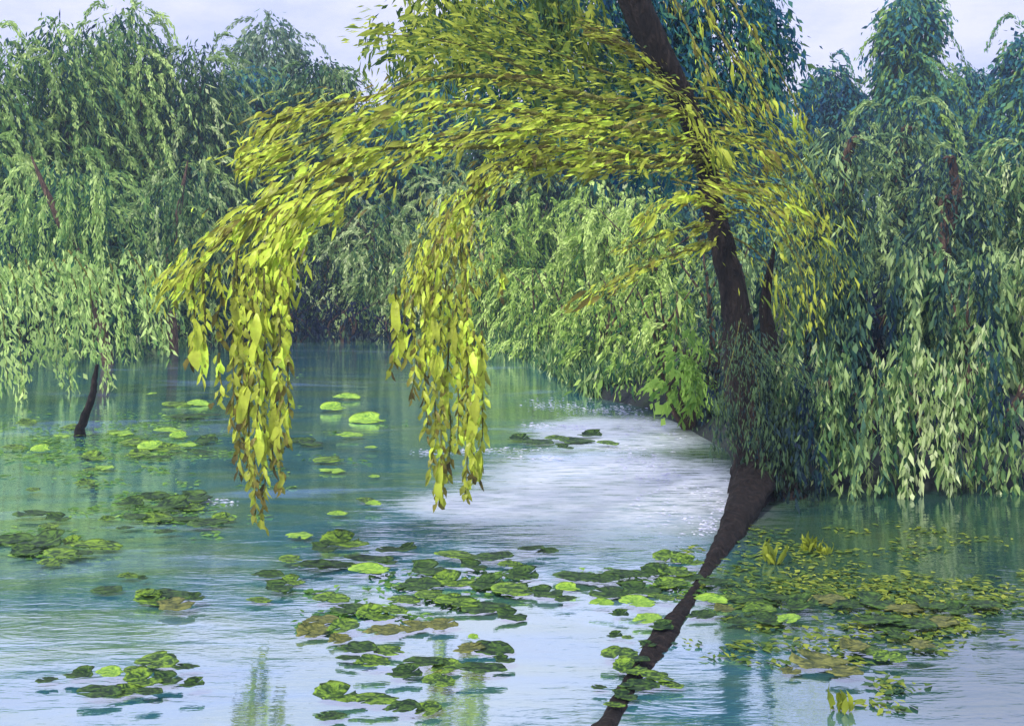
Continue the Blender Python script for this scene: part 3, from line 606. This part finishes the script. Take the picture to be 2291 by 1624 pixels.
# ---------------------------------------------------------------- lily pads
def pad_mesh(seed, curl, name):
    r = np.random.RandomState(seed); n = 30; V = [[.0, 0, 0]]; rings = (.3, .6, .85, 1.)
    th = np.linspace(math.radians(10), math.radians(350), n)+math.radians(r.rand()*360)
    wob = 1+.15*np.sin(2*th+r.rand()*6)+.05*np.sin(5*th+r.rand()*6)+.08*r.normal(size=n)
    ca = math.radians(90)+r.normal()*.5
    for q in rings:
        z = curl*(q**3)*np.clip(np.cos(th-ca), 0, 1)**1.5*.55+.025*np.sin(4*th+seed)*q*q
        V += [[q*w2*math.cos(a), q*w2*math.sin(a), zz] for a, w2, zz in zip(th, wob, z)]
    tri = [[0, 1+i, 2+i] for i in range(n-1)]; quad = []
    for k in range(len(rings)-1):
        for i in range(n-1): quad.append([1+k*n+i, 1+(k+1)*n+i, 2+(k+1)*n+i, 2+k*n+i])
    V = np.array(V); m0 = len(V); V = np.vstack([V, V-[0, 0, .045]])
    e = 1+3*n; rim = [[e+i, e+i+m0, e+i+1+m0, e+i+1] for i in range(n-1)]
    rim += [[0, m0, 1+m0, 1], [0, n, n+m0, m0]]
    for k in range(3): rim += [[1+k*n, 1+k*n+m0, 1+(k+1)*n+m0, 1+(k+1)*n], [n+k*n, n+(k+1)*n, n+(k+1)*n+m0, n+k*n+m0]]
    tri2 = [[c_+m0 for c_ in f[::-1]] for f in tri]; quad2 = [[c_+m0 for c_ in f[::-1]] for f in quad]
    me = bpy.data.meshes.new(name); me.from_pydata(V.tolist(), [], tri+quad+rim+tri2+quad2)
    me.polygons.foreach_set('use_smooth', np.ones(len(me.polygons), bool)); me.update(); return me
PV = {}
for c_ in PM:
    PV[c_] = []
    for k in range(5):
        me = pad_mesh(11*k+ord(c_), (.1, .3, .5, .2, .75)[k], 'lily_pad'); me.materials.append(PM[c_]); PV[c_].append(me)
ORD = ['leftmost', 'second from the left', 'third from the left', 'fourth from the left', 'fifth from the left', 'sixth from the left', 'seventh from the left', 'eighth from the left', 'ninth from the left', 'tenth from the left', 'eleventh from the left', 'twelfth from the left', 'thirteenth from the left', 'fourteenth from the left', 'fifteenth from the left', 'sixteenth from the left', 'seventeenth from the left', 'eighteenth from the left', 'nineteenth from the left', 'twentieth from the left']
CN = {'d': 'dark green', 'm': 'mid green', 'b': 'bright green', 'o': 'olive'}
CL = {
 'raft left of the long strands': [(340, 880, 26, 'b'), (395, 905, 70, 'm'), (440, 903, 60, 'b'), (415, 930, 90, 'd'), (470, 928, 50, 'd'), (375, 962, 60, 'b'), (400, 975, 50, 'b'), (270, 968, 70, 'b'), (300, 990, 80, 'm'), (340, 1000, 70, 'b'), (375, 1003, 70, 'm'), (420, 995, 50, 'b'), (450, 1010, 50, 'd'), (310, 1015, 60, 'm'), (355, 1022, 60, 'd'), (460, 985, 60, 'd')],
 'loose group at the left edge': [(60, 945, 50, 'm'), (90, 1005, 55, 'b'), (30, 1000, 60, 'm'), (160, 955, 60, 'm'), (140, 975, 40, 'b'), (210, 1022, 60, 'm'), (235, 1045, 55, 'b'), (205, 1050, 40, 'm'), (75, 1095, 40, 'm'), (190, 1080, 50, 'm')],
 'scatter between the two hanging clusters': [(775, 888, 66, 'b'), (745, 912, 60, 'b'), (820, 940, 90, 'b'), (785, 972, 66, 'b'), (830, 1000, 30, 'b'), (735, 1028, 76, 'm'), (745, 1052, 66, 'b'), (838, 1065, 28, 'b'), (660, 985, 60, 'd'), (695, 990, 70, 'd'), (820, 1118, 50, 'm'), (835, 1126, 40, 'b'), (755, 1148, 46, 'b')],
 'far raft right of the strands': [(1160, 982, 60, 'd'), (1205, 988, 70, 'd'), (1245, 980, 60, 'm'), (1290, 985, 80, 'd'), (1320, 972, 60, 'd'), (1265, 1000, 50, 'd'), (1360, 990, 50, 'm')],
 'dark raft touching the left edge': [(75, 1148, 90, 'd'), (130, 1158, 70, 'd'), (110, 1175, 50, 'm'), (20, 1208, 110, 'd'), (95, 1212, 110, 'd'), (215, 1220, 120, 'm'), (60, 1232, 90, 'd'), (140, 1238, 100, 'm'), (110, 1258, 60, 'm'), (165, 1212, 60, 'm'), (180, 1236, 70, 'd')],
 'broken raft left of the strand tips': [(290, 1125, 80, 'd'), (340, 1110, 80, 'd'), (380, 1130, 100, 'd'), (440, 1112, 90, 'd'), (300, 1155, 60, 'd'), (350, 1160, 90, 'm'), (410, 1160, 80, 'd'), (465, 1168, 90, 'd'), (500, 1160, 60, 'm'), (370, 1188, 50, 'd'), (280, 1180, 40, 'd'), (240, 1160, 40, 'm'), (420, 1135, 80, 'm')],
 'curled raft right of the strand tips': [(770, 1212, 110, 'm'), (672, 1197, 62, 'b'), (725, 1225, 70, 'd'), (700, 1262, 90, 'd'), (745, 1262, 100, 'd'), (820, 1248, 100, 'd'), (825, 1272, 90, 'b'), (868, 1255, 60, 'd'), (870, 1228, 60, 'd'), (910, 1226, 50, 'd'), (600, 1284, 70, 'd'), (625, 1312, 80, 'd'), (580, 1341, 60, 'm'), (655, 1300, 60, 'm'), (650, 1250, 60, 'm')],
 'long raft in the middle foreground': [(1020, 1240, 100, 'm'), (1105, 1243, 90, 'd'), (1190, 1225, 60, 'd'), (1225, 1232, 50, 'd'), (960, 1272, 100, 'd'), (1060, 1265, 80, 'd'), (1140, 1262, 60, 'm'), (1165, 1285, 90, 'd'), (935, 1308, 100, 'd'), (1015, 1300, 100, 'm'), (1090, 1305, 90, 'd'), (1150, 1318, 110, 'm'), (1225, 1325, 90, 'd'), (1020, 1345, 110, 'm'), (1085, 1358, 110, 'd'), (1145, 1376, 90, 'd'), (905, 1340, 80, 'm'), (965, 1330, 80, 'm'), (1265, 1338, 50, 'd')],
 'faint olive raft below the curled pads': [(740, 1338, 90, 'm'), (790, 1360, 100, 'd'), (720, 1385, 80, 'o'), (840, 1375, 90, 'm'), (700, 1412, 90, 'o'), (770, 1400, 80, 'm'), (860, 1408, 90, 'o'), (930, 1400, 80, 'o'), (880, 1365, 70, 'm'), (990, 1395, 80, 'o')],
 'glossy raft left of the trunk reflection': [(1500, 1246, 90, 'm'), (1545, 1256, 60, 'm'), (1290, 1288, 100, 'd'), (1345, 1294, 80, 'd'), (1405, 1282, 100, 'd'), (1460, 1278, 90, 'd'), (1515, 1278, 90, 'm'), (1270, 1315, 60, 'b'), (1370, 1325, 110, 'd'), (1435, 1318, 120, 'd'), (1500, 1305, 90, 'm'), (1345, 1348, 60, 'b'), (1425, 1345, 80, 'b'), (1480, 1335, 60, 'm'), (1450, 1382, 76, 'b'), (1385, 1372, 50, 'd'), (1545, 1290, 60, 'd')],
 'loose group right of the trunk reflection': [(1600, 1300, 80, 'd'), (1590, 1340, 80, 'b'), (1640, 1335, 70, 'm'), (1570, 1375, 70, 'd'), (1700, 1362, 90, 'm'), (1765, 1382, 70, 'b'), (1650, 1390, 60, 'd'), (1620, 1362, 60, 'o')],
 'dark raft low in the middle': [(1050, 1448, 80, 'o'), (1095, 1450, 110, 'd'), (1130, 1475, 60, 'd'), (1080, 1492, 110, 'd'), (1000, 1490, 80, 'm'), (950, 1478, 90, 'd'), (800, 1448, 90, 'd'), (835, 1480, 90, 'm'), (760, 1430, 60, 'o'), (905, 1505, 90, 'd'), (980, 1522, 80, 'm'), (1060, 1425, 30, 'b'), (780, 1470, 60, 'd'), (870, 1455, 80, 'm')],
 'dim group at the bottom edge': [(760, 1555, 120, 'm'), (835, 1562, 110, 'm'), (900, 1580, 80, 'd'), (740, 1600, 70, 'd'), (960, 1585, 70, 'm')],
 'short raft in the lower left corner': [(350, 1478, 120, 'm'), (415, 1490, 60, 'd'), (245, 1502, 66, 'b'), (300, 1500, 60, 'm'), (178, 1507, 76, 'd'), (105, 1520, 50, 'd'), (320, 1520, 90, 'm'), (375, 1518, 90, 'd'), (430, 1528, 60, 'd'), (285, 1545, 90, 'm'), (225, 1545, 100, 'd'), (335, 1545, 60, 'd')],
 'narrow raft above the lower left corner': [(330, 1325, 60, 'm'), (385, 1328, 110, 'd'), (345, 1342, 90, 'm'), (395, 1352, 100, 'o'), (240, 1318, 70, 'd'), (285, 1288, 50, 'm'), (320, 1292, 30, 'd'), (440, 1335, 50, 'd')],
 'small raft at the near reflection end': [(1425, 1472, 60, 'd'), (1400, 1555, 70, 'd'), (1375, 1575, 50, 'm'), (1450, 1440, 50, 'd'), (1480, 1400, 60, 'd'), (1385, 1462, 90, 'm'), (1410, 1495, 80, 'm'), (1470, 1512, 80, 'm'), (1430, 1532, 90, 'd'), (1500, 1530, 60, 'm'), (1340, 1536, 36, 'd'), (1375, 1420, 40, 'd'), (1405, 1425, 30, 'm')],
 'dim dark drift added on the right': [(1690, 1345, 90, 'd'), (1740, 1335, 70, 'd'), (1790, 1350, 90, 'd'), (1850, 1340, 90, 'o'), (1900, 1352, 90, 'd'), (1960, 1345, 100, 'd'), (2020, 1360, 90, 'o'), (2080, 1350, 90, 'd'), (2140, 1362, 80, 'd'), (1960, 1385, 110, 'd'), (1995, 1400, 90, 'd'), (2050, 1395, 90, 'd'), (1720, 1385, 80, 'd'), (2200, 1350, 80, 'd'), (2110, 1390, 80, 'o')],  # pads added to darken the water like tree reflections
 'olive group in the right foreground': [(1945, 1455, 100, 'm'), (1910, 1445, 80, 'o'), (1830, 1478, 130, 'o'), (1990, 1470, 80, 'm'), (1890, 1500, 90, 'o'), (2060, 1440, 70, 'o'), (1770, 1500, 60, 'o'), (2010, 1420, 60, 'd')],
}
cnt = 0
for ph, L_ in CL.items():
    L_ = sorted(L_)
    for k, (x, y, wd, c_) in enumerate(L_):
        d = HC*F/(y-HY); me = PV[c_][cnt % 5]; o = bpy.data.objects.new('lily_pad', me); COL.objects.link(o)
        s = wd/F*d/2*.88; o.location = W(x, y, .035+.012*(k % 4)); o.scale = (s, s*(.45+.3*R.rand()), s)
        o.rotation_euler = (math.radians(R.uniform(0, 7)), math.radians(R.uniform(-4, 4)), math.radians(R.uniform(-16, 16)))
        tag(o, f'{CN[c_]} lily pad, {ORD[k]} in {ph}', 'lily pad', 'lily pads floating on the pond'); cnt += 1
# tiny floating leaves: nobody could count them
def floaters(name, label, areas, n, m, ln, tint=.5):
    ps = []
    tot = sum(a[4] for a in areas)
    for x, y, sx, sy, wgt in areas:
        k = int(n*wgt/tot); xx = x+R.normal(size=k)*sx; yy = np.clip(y+R.normal(size=k)*sy, 760, 1700)
        cl = R.randint(0, max(4, k//14), k); cx = R.normal(size=cl.max()+1)*sx; cy = R.normal(size=cl.max()+1)*sy
        xx = x+cx[cl]+R.normal(size=k)*26; yy = np.clip(y+cy[cl]+R.normal(size=k)*5, 762, 1700)
        d = HC*F/(yy-HY); ps.append(np.stack([(xx-CX)/F*d, d, np.full(k, .012)+R.rand(k)*.01], 1))
    p = np.concatenate(ps); p = p[sdist(p[:, 0], p[:, 1]) < -.05]; k = len(p)
    a = R.rand(k)*6.28; J = leaves(p, np.stack([np.cos(a), np.sin(a), R.normal(size=k)*.04], 1), ln*(.4+R.rand(k)), ln*.45*(.5+R.rand(k)), np.clip(tint+R.normal(size=k)*.2, 0, 1), FAR_T, .12, np.array([0, 0, 6.]))
    o = mesh(name, J[0], J[1], M[m], tint=J[2]); tag(o, label, 'floating leaves', kind='stuff')
floaters('duckweed', 'olive drift of floating duckweed and fallen leaves right of the trunk reflection', [(1800, 1310, 130, 22, 4), (2050, 1330, 130, 25, 3), (1950, 1400, 150, 30, 2), (1800, 1470, 120, 20, 1), (1850, 1220, 130, 30, 1.3), (2150, 1240, 100, 30, .7), (2180, 1400, 90, 30, .6), (2000, 1560, 60, 30, .3)], 2800, 'olive', .08, .42)
floaters('fallen_leaves', 'small fresh leaves scattered on the left half of the pond', [(340, 980, 120, 40, 3), (100, 1000, 80, 40, 2), (350, 1140, 90, 25, 1.5), (750, 960, 80, 60, .5), (100, 1210, 60, 20, .6), (1000, 1310, 130, 40, .6), (860, 1390, 120, 50, .5), (1420, 1310, 90, 30, .3)], 2400, 'bright', .10, .3)
# yellow marsh plants
for x, y, h, lb in ((1730, 1262, 60, 'yellow green leaf tuft standing nearest the trunk foot in the shallows'), (1812, 1235, 55, 'brightest yellow leaf tuft in the shallows right of the trunk foot'), (1850, 1240, 35, 'short yellow leaf tuft just right of the brightest one'),
                    (1885, 1590, 60, 'yellow green leaf tuft alone at the bottom right foreground')):
    b0 = W(x, y); d = b0[1]; k = 14; r = empty('marsh_plant', b0); tag(r, lb, 'plant', 'yellow leaf tufts in the shallows')
    hh = h/F*d; p = np.tile(b0, (k, 1))+R.normal(size=(k, 3))*np.array([.03, .03, 0])
    J = leaves(p, R.normal(size=(k, 3))*np.array([.35, .3, .1])+np.array([0, 0, 1.]), hh*(.3+.7*R.rand(k)), .035, R.rand(k)*.6, NEAR_T); mesh('leaves', J[0], J[1], M['yellow'], r, tint=J[2])
# pale petals standing for sky reflections, modelled as flakes: nobody could count them
def drift(streaks, n):
    ps = []
    for x0, y0, x1, y1, sp, wgt in streaks:
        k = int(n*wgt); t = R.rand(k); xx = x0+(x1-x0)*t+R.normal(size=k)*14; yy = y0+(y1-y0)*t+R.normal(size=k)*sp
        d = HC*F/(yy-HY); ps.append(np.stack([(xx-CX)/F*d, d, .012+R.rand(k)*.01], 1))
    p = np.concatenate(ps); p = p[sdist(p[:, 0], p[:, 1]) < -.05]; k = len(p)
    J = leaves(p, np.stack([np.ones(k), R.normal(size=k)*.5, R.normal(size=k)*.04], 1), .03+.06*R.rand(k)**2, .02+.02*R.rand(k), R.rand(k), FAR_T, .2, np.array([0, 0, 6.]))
    tag(mesh('glints', J[0], J[1], M['lilac'], tint=J[2]), 'pale lilac white petals of sky reflection modelled in streaks on the pond', 'glints', kind='stuff')
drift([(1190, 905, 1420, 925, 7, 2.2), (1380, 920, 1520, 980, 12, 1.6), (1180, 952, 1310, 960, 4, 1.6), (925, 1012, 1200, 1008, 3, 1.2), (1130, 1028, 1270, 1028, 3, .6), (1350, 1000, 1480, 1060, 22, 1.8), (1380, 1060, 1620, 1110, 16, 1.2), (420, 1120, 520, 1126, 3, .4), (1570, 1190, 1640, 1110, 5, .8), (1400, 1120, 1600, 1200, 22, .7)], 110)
# ---------------------------------------------------------------- damp air over the pond
bpy.ops.mesh.primitive_cube_add(size=1); hz = bpy.context.object; hz.name = 'haze'; hz.dimensions = (1600, 1800, 34); hz.location = (0, 400, 15)
m = bpy.data.materials.new('haze'); m.use_nodes = True; t = m.node_tree; t.nodes.clear(); o = t.nodes.new('ShaderNodeOutputMaterial')
v = N(t, 'ShaderNodeVolumePrincipled', Density=.0018, Anisotropy=.2); v.inputs['Color'].default_value = (.58, .78, 1, 1); t.links.new(v.outputs[0], o.inputs['Volume'])
hz.data.materials.append(m); tag(hz, 'thin blue haze in the air over the pond', 'haze', kind='stuff')
